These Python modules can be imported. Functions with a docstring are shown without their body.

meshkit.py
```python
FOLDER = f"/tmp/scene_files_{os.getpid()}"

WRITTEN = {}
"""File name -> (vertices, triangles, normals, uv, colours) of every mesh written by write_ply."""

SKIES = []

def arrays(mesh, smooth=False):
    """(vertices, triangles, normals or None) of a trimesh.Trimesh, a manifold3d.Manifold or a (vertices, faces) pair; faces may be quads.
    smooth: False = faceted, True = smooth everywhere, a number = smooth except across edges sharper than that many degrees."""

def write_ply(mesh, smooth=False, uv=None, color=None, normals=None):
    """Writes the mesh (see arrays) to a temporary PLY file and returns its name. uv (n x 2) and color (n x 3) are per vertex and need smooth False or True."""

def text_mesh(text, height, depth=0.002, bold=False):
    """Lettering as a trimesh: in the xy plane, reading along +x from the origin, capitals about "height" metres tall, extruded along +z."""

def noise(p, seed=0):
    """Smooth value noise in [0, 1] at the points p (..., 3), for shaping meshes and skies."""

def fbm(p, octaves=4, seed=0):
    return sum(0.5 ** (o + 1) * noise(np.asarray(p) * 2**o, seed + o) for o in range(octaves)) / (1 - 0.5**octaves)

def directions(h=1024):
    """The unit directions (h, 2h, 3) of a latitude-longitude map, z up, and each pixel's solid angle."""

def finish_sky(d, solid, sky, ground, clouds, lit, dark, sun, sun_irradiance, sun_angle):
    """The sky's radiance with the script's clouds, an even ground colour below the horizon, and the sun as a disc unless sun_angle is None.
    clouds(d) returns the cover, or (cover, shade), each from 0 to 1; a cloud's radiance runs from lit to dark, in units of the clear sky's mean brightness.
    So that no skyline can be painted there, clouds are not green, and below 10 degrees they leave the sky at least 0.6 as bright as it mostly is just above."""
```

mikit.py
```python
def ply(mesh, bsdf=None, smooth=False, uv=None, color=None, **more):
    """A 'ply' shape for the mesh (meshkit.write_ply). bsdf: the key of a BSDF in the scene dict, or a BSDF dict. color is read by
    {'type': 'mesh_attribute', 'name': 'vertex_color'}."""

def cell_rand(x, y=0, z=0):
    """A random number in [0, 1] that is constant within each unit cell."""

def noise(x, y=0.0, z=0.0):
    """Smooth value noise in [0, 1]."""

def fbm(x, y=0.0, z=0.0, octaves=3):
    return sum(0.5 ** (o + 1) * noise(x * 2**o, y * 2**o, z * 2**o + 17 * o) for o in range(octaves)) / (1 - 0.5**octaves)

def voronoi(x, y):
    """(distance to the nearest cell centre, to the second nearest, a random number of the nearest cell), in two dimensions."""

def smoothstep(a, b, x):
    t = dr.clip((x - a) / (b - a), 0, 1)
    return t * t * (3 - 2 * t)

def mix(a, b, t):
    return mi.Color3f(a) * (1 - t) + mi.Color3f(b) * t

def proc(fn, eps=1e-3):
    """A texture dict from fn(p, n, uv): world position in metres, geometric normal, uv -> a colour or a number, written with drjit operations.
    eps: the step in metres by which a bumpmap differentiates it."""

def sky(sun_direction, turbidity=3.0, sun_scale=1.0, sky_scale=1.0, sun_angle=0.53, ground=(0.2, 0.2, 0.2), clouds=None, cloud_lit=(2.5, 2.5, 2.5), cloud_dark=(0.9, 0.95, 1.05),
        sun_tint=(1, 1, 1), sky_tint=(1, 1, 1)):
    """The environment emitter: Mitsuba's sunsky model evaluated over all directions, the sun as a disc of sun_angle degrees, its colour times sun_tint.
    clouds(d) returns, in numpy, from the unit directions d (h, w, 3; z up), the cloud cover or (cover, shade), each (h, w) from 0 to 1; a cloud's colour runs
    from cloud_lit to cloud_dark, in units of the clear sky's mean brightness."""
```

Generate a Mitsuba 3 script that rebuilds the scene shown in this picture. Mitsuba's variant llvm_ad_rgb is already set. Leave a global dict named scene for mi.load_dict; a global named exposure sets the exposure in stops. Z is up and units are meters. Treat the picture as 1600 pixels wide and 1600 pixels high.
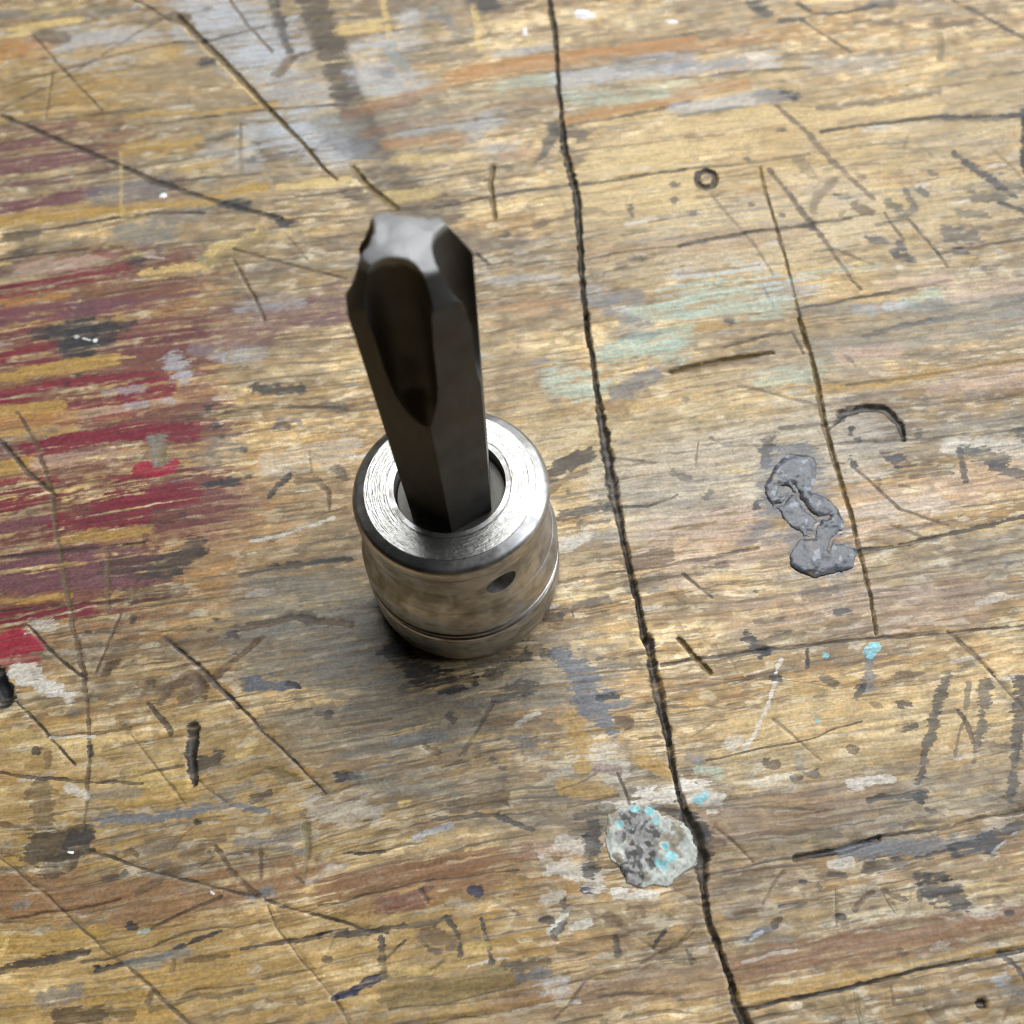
import math
import numpy as np
import trimesh
import manifold3d as m3
import drjit as dr
import mitsuba as mi
import mikit
import meshkit
from mikit import ply, proc, smoothstep, mix, cell_rand

T = mi.ScalarTransform4f
MM = 0.001
U = 0.008                     # one socket radius, in metres
scene, labels = {}, {}

# ------------------------------------------------------------------ camera
EYE = np.array([1.5352, -44.6368, 85.3408]) * MM
FWD = np.array([0.03715347, 0.51227258, -0.8580189])
UP = np.array([0.15787543, 0.84481996, 0.51122851])
scene['camera'] = {
    'type': 'thinlens', 'fov': 53.130, 'fov_axis': 'x', 'near_clip': 0.002, 'far_clip': 10.0,
    'aperture_radius': 0.42 * MM, 'focus_distance': 88 * MM,
    'to_world': T().look_at(origin=EYE.tolist(), target=(EYE + FWD).tolist(), up=UP.tolist()),
}
exposure = 0.08


def panel(name, centre, target, sx, sy, rgb, label):
    """A ceiling light: a housing tray and the diffuser that gives the light."""
    c, t = np.array(centre, float), np.array(target, float)
    m = T().look_at(origin=c.tolist(), target=t.tolist(), up=[0.03, 1, 0.02])
    scene[name + '__diffuser'] = {'type': 'rectangle', 'to_world': m @ T().scale([sx / 2, sy / 2, 1]),
                                  'emitter': {'type': 'area', 'radiance': {'type': 'rgb', 'value': list(rgb)}}}
    tray = trimesh.creation.box([sx + .05, sy + .05, .05])
    scene[name + '__housing'] = {**ply(tray, 'lamp_paint'), 'to_world': m @ T().translate([0, 0, -.035])}
    labels[name] = {'label': label, 'category': 'lamp'}


scene['lamp_paint'] = {'type': 'twosided', 'bsdf': {'type': 'diffuse', 'reflectance': {'type': 'rgb', 'value': [.7, .7, .7]}}}
panel('ceiling_light', (.52, .78, 1.05), (.40, .50, 0), 1.42, 1.18, (5.0, 5.1, 5.2), 'very large bright ceiling light above and behind the workbench')
panel('window_light', (.62, .02, .36), (0, 0, .04), .66, .46, (3.9, 4.05, 4.3), 'tall bright light panel to the right of the workbench')

# ------------------------------------------------------------------ the marks on the board
# style: colour, softness, break-up along the grain, raggedness, depth in mm (negative: raised)
STYLES = {
    'ochre': ((.40, .245, .062), 1.6, 1.1, .3, 0), 'yel': ((.62, .45, .17), .9, .9, .5, 0), 'yelt': ((.58, .43, .20), 1.6, 1.1, .3, 0),
    'orange': ((.40, .19, .055), 1.2, 1.1, .4, 0), 'pale': ((.58, .54, .46), .9, .8, .7, -.02), 'wash': ((.118, .034, .036), 1.3, 1.15, .6, 0), 'pink': ((.50, .34, .25), 1.3, 1.1, .4, 0),
    'grey': ((.20, .19, .16), 1.1, .9, .6, 0), 'slate': ((.140, .145, .155), .8, .75, 1.0, -.01), 'bluew': ((.42, .435, .45), 1.3, 1.2, .9, -.02),
    'teal': ((.2, .25, .26), .6, .6, .6, 0), 'mint': ((.37, .46, .37), 1.3, 1.2, .9, -.02), 'cyan': ((.22, .52, .58), .5, .4, .6, -.03),
    'white': ((.78, .79, .78), .4, .3, .5, -.08), 'redbrown': ((.21, .105, .052), 1.1, .9, .4, 0), 'brown': ((.115, .072, .038), .6, .55, .6, .05),
    'dkbrown': ((.060, .045, .030), .6, .7, .6, .03), 'olive': ((.17, .13, .055), .6, .5, .5, .08), 'gouge': ((.135, .092, .036), .5, .5, .5, .32),
    'plum': ((.145, .060, .066), .9, 1.0, .4, 0), 'red': ((.165, .017, .028), .9, 1.0, .4, -.015), 'bred': ((.29, .020, .038), .5, .45, .6, -.03),
    'ink': ((.030, .030, .032), .7, .6, .9, .04), 'inkb': ((.022, .028, .06), .5, .4, .5, .04), 'cut': ((.050, .038, .027), .7, .45, .6, .13),  # dark spots; with dkbrown also painted contact shade and grime round the socket foot
    'scr': ((.12, .078, .040), .7, .45, .5, .12), 'crack': ((.052, .044, .036), .9, .20, .35, .60), 'black': ((.016, .017, .019), .4, .3, .5, .35),
}
NAMES = list(STYLES)
MARKS = """ochre 55 -869 -529 612 -115 -633 579
ochre 50 -899 -269 404 -383 -278 396
ochre 45 -1126 1672 957 -527 1645 941
orange 50 -1026 814 637 -594 804 629
orange 55 -1000 591 490 -576 578 483
orange 50 -951 177 796 -518 184 787
ochre 40 832 630 904 935 969 973
pale 35 644 749 574 955 788 591
yelt 40 654 1100 891 1609 1058 932
yelt 50 555 687 515 1236 728 543
yelt 40 254 251 601 650 255 612
pale 35 354 109 522 756 170 543
yelt 40 464 -391 432 961 -409 446
yelt 40 452 894 598 583 932 608
pink 45 400 -14 303 689 -40 305
pink 40 765 3 205 1091 30 212
pink 30 471 -162 219 876 -196 223
grey 30 -377 -87 378 -213 -90 377
grey 35 -292 -236 319 46 -248 319
grey 30 -188 -335 323 180 -431 316
redbrown 40 353 769 148 866 744 150
redbrown 75 -880 -430 178 -670 -467 173 -556 -496 174 -401 -494 175 -205 -522 172 -50 -528 173
redbrown 45 -47 -718 131 264 -741 131 464 -737 133 812 -748 136
redbrown 35 320 -518 150 590 -511 153
brown 25 178 -681 185 251 -712 184
grey 35 731 391 290 1332 432 307
grey 35 873 132 149 1207 147 153
plum 30 -661 667 280 -207 725 285
plum 30 -479 742 240 -147 752 241
grey 50 -400 -57 268 -49 -279 251
grey 45 -373 31 360 -207 -13 355
brown 30 -224 -236 175 44 -260 174
plum 50 -958 236 419 -481 251 415
plum 45 -988 488 344 -520 498 342
plum 40 -1017 737 240 -550 718 237
grey 40 -475 1606 1018 3 1393 958
wash 75 -1033 873 359 -567 894 358
wash 70 -1020 766 195 -522 751 192
wash 80 -1006 645 323 -521 639 319
wash 70 -981 430 335 -493 439 332
wash 80 -962 266 348 -506 271 344
wash 75 -944 114 322 -616 116 319
wash 50 -1095 1409 380 -738 1400 376
wash 45 -1070 1194 235 -587 1200 233
wash 50 -1048 1007 163 -614 1001 161
grey 50 -213 -90 367 163 -232 353
bluew 64 -881 1856 407 -698 1775 396
bluew 64 -552 1940 270 -461 1888 266
bluew 72 -461 1848 513 -326 1728 496
bluew 64 -374 1681 336 -329 1624 330
bluew 72 -244 1340 312 -141 1235 303
bluew 56 -354 1364 255 -273 1313 252
bluew 40 -464 1305 191 -384 1255 188
bluew 48 -292 1524 258 -181 1472 254
grey 50 -1076 2022 91 -890 1989 90 -754 1967 89
orange 70 -1059 1848 225 -945 1831 224
ochre 70 -830 1795 147 -580 1748 144
yel 80 -1031 1930 105 -948 1946 105 -857 1945 105
yel 50 -977 2009 81 -861 2013 81
brown 70 -950 1902 147 -888 1872 145
plum 60 -1025 1512 80 -839 1488 79
plum 80 -1018 1443 88 -880 1446 88
plum 80 -1010 1367 148 -792 1360 147
plum 90 -996 1222 119 -868 1210 119 -774 1221 120
plum 60 -1003 1293 62 -841 1282 61
ochre 90 -989 1160 98 -781 1161 97 -518 1128 96 -360 1148 97
ochre 80 -683 1361 105 -519 1342 104
ochre 70 -551 1252 61 -438 1267 61
yel 70 -307 1137 65 -149 1134 65
ochre 80 -688 1498 57 -463 1465 57 -312 1458 57
slate 60 -752 1208 178 -608 1201 177
grey 80 -692 1054 147 -595 1040 146
slate 50 -611 1103 121 -507 1092 120
yel 70 -627 913 98 -487 912 99 -466 963 99 -364 985 101
olive 70 -487 925 78 -421 947 78 -359 987 78
red 70 -966 928 114 -867 928 114 -743 944 115 -668 959 116
pink 60 -922 987 84 -720 988 84
red 70 -959 859 78 -811 843 78 -664 839 78
orange 80 -962 890 60 -814 890 59
plum 60 -712 823 68 -517 829 68
plum 50 -468 767 59 -176 747 59
plum 50 -421 687 73 -181 689 73
red 50 -747 1015 50 -669 963 49
cut 90 -1031 1574 47 -834 1411 49 -703 1304 51 -604 1220 61 -465 1125 46 -393 1079 42 -291 1017 59
ink 90 -317 1026 78 -296 1018 78
ink 90 -445 1113 82 -398 1099 82
gouge 90 -570 1898 83 -485 1745 65 -405 1595 62 -324 1434 43 -247 1291 35 -199 1183 28 -170 1138 16
brown 90 -582 1901 122 -551 1884 121
yel 60 -551 1839 18 -433 1620 17 -351 1466 17
scr 90 -707 2019 32 -644 1951 30 -594 1884 29
cut 70 -618 1894 28 -781 1765 27 -898 1679 26 -1034 1601 26
cut 60 -1043 1689 27 -855 1734 27 -722 1761 27 -580 1781 27
cut 80 -580 1781 32 -461 1769 32 -330 1792 32
scr 80 -975 1907 24 -872 1719 23 -763 1532 23
scr 50 -907 1728 26 -910 1538 25
scr 80 -423 1941 27 -366 1795 26 -310 1676 26
ink 80 -302 1912 84 -282 1796 75 -263 1665 44
cut 80 -259 1641 42 -181 1665 42
brown 80 -259 1636 74 -296 1579 72
brown 50 -696 1698 29 -672 1698 29
cut 60 -1027 1529 25 -830 1521 25 -632 1512 25
cut 60 -1020 1460 27 -910 1470 27
cut 60 -687 1454 24 -519 1447 24 -312 1436 24 -128 1417 24
cut 60 -435 1450 17 -128 1417 17
cut 80 -985 1118 35 -752 1118 35 -570 1109 34 -497 1090 33
cut 60 -361 1095 21 -257 1095 21 -151 1096 21
cut 70 -977 1034 24 -824 1031 24 -691 1017 24
ink 60 -973 1105 69 -901 1105 69
ink 50 -927 1052 84 -907 1048 84
scr 90 -426 955 25 -302 880 24 -172 806 24
scr 60 -303 979 17 -257 885 16
scr 80 -427 920 18 -375 774 17 -362 719 17
cut 50 -598 1222 22 -358 1202 22
scr 60 -403 1400 28 -403 1220 27
yel 40 -705 1358 20 -695 1121 19
ink 80 -659 964 88 -648 962 88
ink 60 -601 995 61 -599 994 61
ink 60 -723 1454 65 -722 1454 65
ink 60 -508 1340 50 -420 1362 51
ink 50 -384 1255 61 -376 1258 61
ink 90 -497 1672 81 -479 1672 81
ink 60 -488 1915 61 -487 1915 61
ink 60 -644 1957 45 -638 1950 45
white 100 -596 1171 50 -594 1171 50
dkbrown 85 -204 1951 220 -173 1791 212 -140 1612 201 -124 1473 193
dkbrown 70 -124 1473 189 -95 1313 210 -65 1186 242 -2 1034 278 69 975 250
ink 90 -814 764 211 -724 753 210
ink 90 -772 840 131 -772 744 233 -770 643 58
ink 70 -866 782 79 -665 770 78
white 90 -783 756 29 -781 755 29
white 90 -739 736 28 -737 735 28
white 60 -766 747 14 -752 740 14
yel 80 251 1761 51 241 1559 49
yel 80 6 1839 45 8 1670 44
yel 80 -112 1727 121 -28 1736 121
bluew 64 68 1734 189 77 1712 188
bluew 64 -55 1627 209 64 1638 210
bluew 64 -52 1524 267 27 1452 262
bluew 48 171 1248 175 218 1271 177
bluew 40 211 1150 136 254 1149 136
bluew 48 9 1268 102 109 1279 102
slate 60 -154 1287 200 -113 1245 198
grey 60 -182 1360 176 -119 1312 174
teal 60 4 1623 89 41 1530 87
slate 50 -23 1527 81 -6 1523 81
slate 60 135 1748 113 173 1709 111
slate 60 161 1712 75 193 1632 88 230 1647 92
olive 50 75 1693 86 147 1691 86
ink 80 266 1778 162 292 1751 161
orange 85 164 1457 153 292 1469 155 428 1460 155 545 1470 156 785 1457 157
orange 60 -91 1391 64 24 1418 65 127 1430 65
redbrown 70 -126 1373 85 49 1394 85
redbrown 50 -99 1291 70 179 1314 71
orange 60 -32 1244 93 146 1225 92
orange 70 416 1236 73 554 1239 73 734 1250 74
redbrown 60 237 1327 55 401 1307 54
orange 50 241 1136 78 316 1135 78
bluew 64 443 1385 192 588 1397 194 771 1400 196
slate 60 593 1423 132 769 1392 132
mint 45 275 1396 107 396 1405 108
mint 52 447 1314 126 566 1296 126 744 1291 126
bluew 48 278 1532 68 417 1528 68
yel 50 -27 1178 78 132 1159 78
yel 60 -40 1049 130 38 1040 130
yelt 60 416 1066 226 686 1055 228
yelt 60 401 933 232 640 912 233
brown 50 98 1375 73 117 1345 72
ink 70 382 1202 66 349 1136 56 314 1092 19
ink 70 383 1210 117 437 1173 116
ink 60 389 1119 88 414 1082 87
cut 70 417 1215 36 521 1213 36 633 1221 36 731 1237 37
cut 90 408 995 37 514 999 37 661 998 37
cut 80 53 992 26 232 1006 26 320 1002 26 398 1001 26
cut 60 -46 1096 23 176 1095 23 340 1114 23
cut 40 -30 1211 22 165 1209 22 383 1210 22
cut 40 420 1113 19 687 1102 20
cut 40 -90 1408 19 195 1432 20 424 1434 20
cut 40 449 1419 22 767 1429 22
gouge 80 210 1103 40 196 1044 39 189 927 38
brown 80 211 1103 45 209 1095 45
ink 60 -146 1094 117 -112 1057 116
gouge 80 -129 1176 59 -98 1100 62 -38 1011 63
ink 80 505 896 45 506 867 27
ink 80 203 870 47 204 869 47
brown 80 284 881 69 300 885 69
brown 60 360 908 60 436 900 60
ink 70 613 899 43 614 899 43
ink 70 623 949 44 624 949 44
ink 70 470 738 33 496 732 33
cut 80 133 818 30 153 786 29
ink 50 201 773 36 207 779 36
cut 50 131 770 18 255 769 18 357 758 18
cut 60 367 756 20 477 760 20 611 753 20
mint 60 451 574 168 566 570 169
bluew 56 370 648 124 421 612 123
slate 70 367 630 94 462 623 94
slate 60 392 586 61 463 541 60
orange 40 115 655 72 305 636 72
bluew 32 150 733 42 294 710 42
white 100 532 1655 80 550 1643 80
white 100 374 1619 32 371 1597 32
white 90 758 1563 42 770 1560 42
orange 50 753 1441 102 869 1442 103
orange 50 899 1445 112 1042 1439 113
redbrown 60 730 1347 65 897 1335 65
bluew 56 738 1381 174 848 1364 174 963 1365 174
slate 50 740 1389 88 902 1352 88
bluew 32 1081 1302 152 1247 1273 152
orange 60 714 1280 96 879 1269 97
bluew 64 698 1215 94 807 1208 94 920 1216 95 962 1207 96
slate 60 915 1218 125 941 1212 125
brown 35 962 1207 165 1190 1190 166
yelt 70 681 1144 119 907 1131 120
yelt 70 949 1126 88 1316 1078 89
yelt 60 664 1075 153 825 1072 154
ink 90 996 1585 97 1023 1535 95
ink 80 1051 1509 56 1101 1497 56
cut 90 1111 1568 57 1133 1523 51 1179 1501 42 1273 1500 42 1307 1512 53
ink 70 1310 1521 106 1347 1507 105
scr 90 1097 1503 30 1129 1438 30 1182 1333 29
slate 50 1424 1474 119 1484 1460 119
cut 80 1511 1483 46 1571 1382 45 1632 1280 44
olive 80 1425 1351 47 1391 1254 46
brown 70 1240 1455 65 1339 1419 65
brown 70 1423 1393 78 1511 1379 78
brown 50 1553 1425 140 1610 1421 140
cut 50 751 1432 31 820 1430 31
cut 60 726 1330 30 893 1318 30 1057 1299 30
ink 90 977 1212 81 988 1201 81
cut 60 691 1187 32 775 1190 32 867 1186 33
ink 60 1035 1140 52 1171 1135 53 1338 1136 53
cut 90 1014 1055 39 1107 1058 39 1293 1046 40 1517 1010 40
ink 60 1323 1039 68 1515 1004 68
black 95 1522 1015 94 1440 822 90
brown 80 940 1170 32 981 1054 35 1016 929 37 1059 808 33
scr 80 1068 759 24 1081 669 24
ink 70 1140 819 33 1145 760 48 1104 733 41 1045 725 30
scr 90 1114 731 28 1134 651 27 1150 574 27
brown 90 856 956 28 878 853 34 899 756 36 917 655 26 940 545 17
ink 60 889 758 69 899 756 69
gouge 90 836 968 24 821 836 24 814 724 23 804 625 22 794 536 22 786 463 21 779 416 21
scr 50 699 899 25 751 731 23 768 619 22
cut 60 874 674 23 922 671 24 992 613 23
cut 60 736 593 21 743 534 21
black 90 725 947 33 713 929 38 695 925 44 681 936 40 680 957 31 692 976 39 709 980 45 724 969 40 725 947 34
brown 70 691 949 25 714 956 25
ink 90 1296 914 40 1329 838 71 1366 764 53 1374 751 39
ink 70 1348 782 32 1408 778 32
cut 80 1334 735 36 1384 696 36
ink 70 1290 766 94 1334 749 94
ink 60 1237 723 60 1283 710 60
ink 75 1190 666 117 1234 650 116
ink 60 1223 687 38 1281 667 38
ink 90 1015 679 64 1036 675 64
ink 90 1069 664 52 1072 643 52
ink 90 1051 627 60 1077 615 60
ink 70 1044 642 39 1057 643 39
ink 70 1092 786 58 1105 765 58
ink 80 981 835 40 1008 824 40
brown 80 1014 795 69 1035 769 69
ink 60 1057 886 48 1063 881 48
ink 70 915 1084 51 925 1082 51
ink 70 813 1000 38 813 1000 38
ink 80 638 518 46 645 515 46
ink 80 1170 809 44 1184 799 43
ink 70 1221 862 45 1227 857 45
ink 70 644 845 42 645 845 42
ink 70 783 845 32 783 844 32
ink 70 841 800 32 842 799 32
brown 60 991 885 52 943 847 47 911 796 43
brown 50 929 971 74 948 913 72
brown 50 969 769 34 983 780 34
cut 80 587 755 30 693 760 30 800 762 31 900 759 31 991 757 31
cut 50 672 1106 27 778 1098 27
cut 70 646 1001 28 749 990 28 864 985 28 961 987 28
cut 70 1141 616 29 1240 615 29 1351 619 30
ink 80 1184 613 47 1202 606 47
cut 40 1202 873 22 1299 867 22
cut 40 1193 952 23 1470 923 23
mint 64 555 585 256 621 597 265 734 568 265
bluew 48 750 590 142 834 580 142
bluew 48 564 661 80 750 659 81
cut 50 565 668 18 746 660 18
mint 38 803 606 47 942 610 48 999 605 49
white 70 977 486 45 1016 488 45
bluew 72 921 489 67 948 486 67
mint 60 1028 495 75 1093 501 76
cut 90 787 519 21 912 522 24 1010 525 31 1143 533 22
pink 50 993 547 69 1140 536 70
slate 50 803 510 77 1086 471 77
ink 70 903 422 32 1071 431 32 1278 448 33
cut 50 606 451 20 750 458 20 808 465 20
grey 50 1077 448 152 1267 422 153
ochre 70 527 509 74 604 515 74
pink 40 1135 499 123 1299 497 125
red 60 -967 943 55 -805 923 54
plum 90 -957 839 116 -863 845 115 -672 829 113
red 85 -946 728 86 -836 745 86
red 60 -906 696 31 -820 695 31
ochre 85 -939 663 83 -788 669 82 -696 666 82
red 90 -934 616 89 -815 621 88 -669 610 87 -560 596 86
red 90 -668 564 90 -572 564 90
red 70 -932 599 35 -872 592 35
red 60 -840 563 43 -643 551 43
pink 50 -808 535 46 -660 532 46
red 60 -807 512 35 -642 513 34
ochre 80 -930 569 70 -810 561 70
ochre 80 -923 509 76 -770 494 75
red 100 -867 461 94 -757 466 94 -640 465 82 -500 458 37
red 95 -640 451 65 -517 431 65
bred 100 -625 365 99 -568 363 99
red 70 -671 358 44 -613 340 44
ochre 80 -915 422 110 -869 420 109
pink 50 -840 422 62 -638 411 61
red 80 -911 385 43 -797 375 43
red 60 -909 362 28 -840 356 28
red 80 -905 324 67 -793 329 67
red 95 -801 282 108 -679 301 107 -522 286 105
red 85 -716 250 84 -622 252 84
red 70 -788 263 96 -733 266 96
plum 80 -900 277 59 -812 284 59
ochre 80 -775 228 60 -610 217 59
plum 95 -870 195 98 -729 187 97
plum 95 -887 148 117 -752 137 116 -607 122 115
plum 90 -771 177 129 -597 167 128
ochre 70 -883 109 31 -750 97 31
red 95 -880 75 68 -774 69 67 -706 67 67
bred 100 -884 19 134 -843 17 138 -800 1 60
bred 60 -860 -19 64 -808 -23 64
grey 90 -593 431 89 -586 387 88
olive 80 -581 407 55 -583 383 55
bluew 64 -561 643 89 -542 593 88
bluew 48 -660 536 34 -565 528 34
bluew 40 -704 578 39 -620 577 39
bluew 40 -406 764 76 -280 755 76
bluew 40 -512 666 95 -463 640 94
bluew 48 -427 633 116 -378 615 115
plum 50 -512 666 102 -352 670 102
plum 40 -450 727 83 -184 685 82
orange 60 -927 546 77 -778 529 76
pale 80 -837 -40 80 -811 -50 80
pale 95 -788 -84 64 -736 -110 63
pale 60 -814 47 71 -777 34 71
ink 85 -586 131 112 -554 137 161 -516 158 130
dkbrown 60 -673 153 122 -564 121 120
ink 50 -643 77 86 -542 74 86
brown 50 -809 320 80 -734 286 79
grey 50 -465 392 137 -431 379 136
grey 40 -511 373 82 -477 353 81
grey 35 -404 73 103 -229 17 101
pale 35 -352 329 156 -208 336 157
cut 90 -922 494 37 -856 404 33 -796 334 28
brown 90 -894 566 20 -844 465 19 -806 353 30 -786 237 27 -756 113 29 -726 -26 20 -702 -129 16
cut 90 -825 49 18 -767 -25 18 -713 -78 18
brown 80 -682 180 28 -676 60 27
scr 80 -652 41 21 -693 -65 20
cut 90 -567 -21 17 -499 -100 22 -435 -181 24
brown 70 -397 -57 29 -469 -116 29
scr 70 -416 892 23 -374 770 22 -360 721 22
cut 50 -651 602 24 -512 610 24
cut 70 -570 477 22 -476 474 22 -358 477 22 -199 439 22
cut 80 -893 206 30 -757 200 29 -614 189 29
cut 60 -881 88 20 -748 79 20 -653 70 20
cut 50 -874 17 7 -874 17 7
ink 85 -387 531 64 -292 509 63
ink 50 -224 447 79 -199 439 79
slate 70 -349 420 28 -336 436 30 -301 429 28 -296 414 23
ink 60 -343 423 46 -325 416 45
ink 90 -486 303 48 -426 302 48
ink 80 -404 304 34 -403 304 34
ink 90 -366 253 30 -342 276 33 -325 293 43
brown 80 -309 279 37 -269 272 41 -249 241 27 -250 199 11
cut 50 -280 343 17 -279 294 17
ink 80 -488 491 44 -487 491 44
ink 80 -471 447 44 -470 447 44
ink 70 -414 375 42 -413 375 42
ink 60 -459 420 36 -459 420 36
ink 70 -396 157 35 -385 156 35
cut 45 -511 179 20 -401 191 20 -302 186 20 -216 196 20
pale 80 -402 153 21 -314 162 21 -242 174 21
ink 80 -425 83 28 -323 89 28 -216 81 28
brown 90 -443 -29 35 -328 -23 35 -226 -53 34
cut 50 -489 -23 18 -416 -19 18
ink 50 -328 -18 56 -292 -30 56
slate 95 -409 -140 73 -329 -165 23
ink 80 -448 -39 34 -438 -41 34
ink 70 -473 0 38 -473 0 38
ink 70 -631 31 29 -630 25 29
ink 70 -595 -107 33 -588 -109 33
brown 80 -675 -66 36 -656 -56 36
brown 60 -560 -124 32 -520 -102 31 -489 -123 27
brown 70 -510 -103 54 -497 -143 53
ink 60 -229 292 50 -213 268 50
cut 50 -718 12 18 -510 -14 17
ink 60 -797 623 43 -794 620 43
ink 60 -615 205 34 -612 198 34
black 95 -871 -64 92 -856 -80 91
mint 68 369 470 159 495 462 160
mint 52 440 506 143 529 497 143
mint 68 253 429 173 310 401 172
mint 45 677 337 112 723 344 112
mint 38 720 313 65 786 363 66
slate 50 415 536 124 465 526 124
slate 75 367 371 102 447 406 103
grey 40 800 409 119 988 396 120 1246 394 122
ochre 80 766 300 57 886 287 57 1014 295 57 1204 297 58
pink 60 853 374 99 951 363 99
pink 50 1001 258 112 1189 260 113
pink 50 482 22 142 529 26 143
grey 50 201 47 64 292 44 64
pale 60 187 37 79 235 48 79
pale 50 976 114 106 1118 94 107
pale 40 730 2 97 902 -4 98
gouge 100 488 405 46 597 413 51 706 413 24
cut 50 550 451 22 633 451 22 740 463 22
cut 40 357 416 25 488 406 25
cut 50 616 341 27 755 264 27
cut 70 762 450 24 766 400 24
gouge 95 788 495 27 781 389 29 770 303 34 753 201 40 745 101 33 740 13 26 731 -64 21 720 -162 18 704 -242 15
black 95 794 234 54 845 239 48 884 228 49 901 187 44 896 148 18
ink 80 796 230 53 791 223 53
cut 70 759 200 22 795 226 22
ink 90 806 194 34 800 181 34
ink 70 931 163 32 922 154 32
ink 80 810 162 32 811 162 32
cut 70 668 221 32 740 218 33 783 217 33
cut 60 524 226 25 554 202 22 656 179 20 841 155 21
cut 50 841 155 20 956 140 20 1132 128 20
ink 85 633 194 81 613 144 51
ink 90 569 52 43 570 52 43
ink 90 857 116 79 871 106 79
ink 90 783 126 36 780 109 36
scr 80 781 102 22 832 -4 22 907 -51 22
cut 50 850 47 22 882 37 22
ink 80 1007 101 80 1060 70 80
ink 80 1052 50 65 1099 21 64
ink 80 991 104 30 976 37 29
ink 80 1124 122 73 1130 121 73
cut 70 879 62 27 960 57 27
scr 70 805 -32 22 850 -66 22
cut 90 716 -74 28 818 -77 28 934 -69 28 1066 -57 28
cut 50 817 -140 19 1035 -129 20
cut 70 151 -39 23 297 -41 23 466 -40 23 546 -36 23
ink 50 427 -62 43 478 -60 43
ink 80 199 101 63 287 106 63
ink 60 230 80 30 283 72 30
brown 80 305 -27 86 375 -20 87
cut 70 309 99 17 366 90 16 428 106 16
ink 50 300 -76 68 353 -64 69
cut 60 327 213 21 400 188 21
dkbrown 95 191 185 57 220 215 84 277 233 69
brown 70 180 159 39 226 186 40 263 193 41
ink 60 157 -102 35 208 -93 36 248 -88 36
ink 70 140 -105 59 150 -107 59
cut 80 319 -234 21 405 -232 18 554 -239 17 701 -250 17 832 -262 14 973 -273 14
gouge 100 357 -187 23 379 -230 34 397 -261 36
ink 90 481 -211 52 499 -240 52
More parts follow.
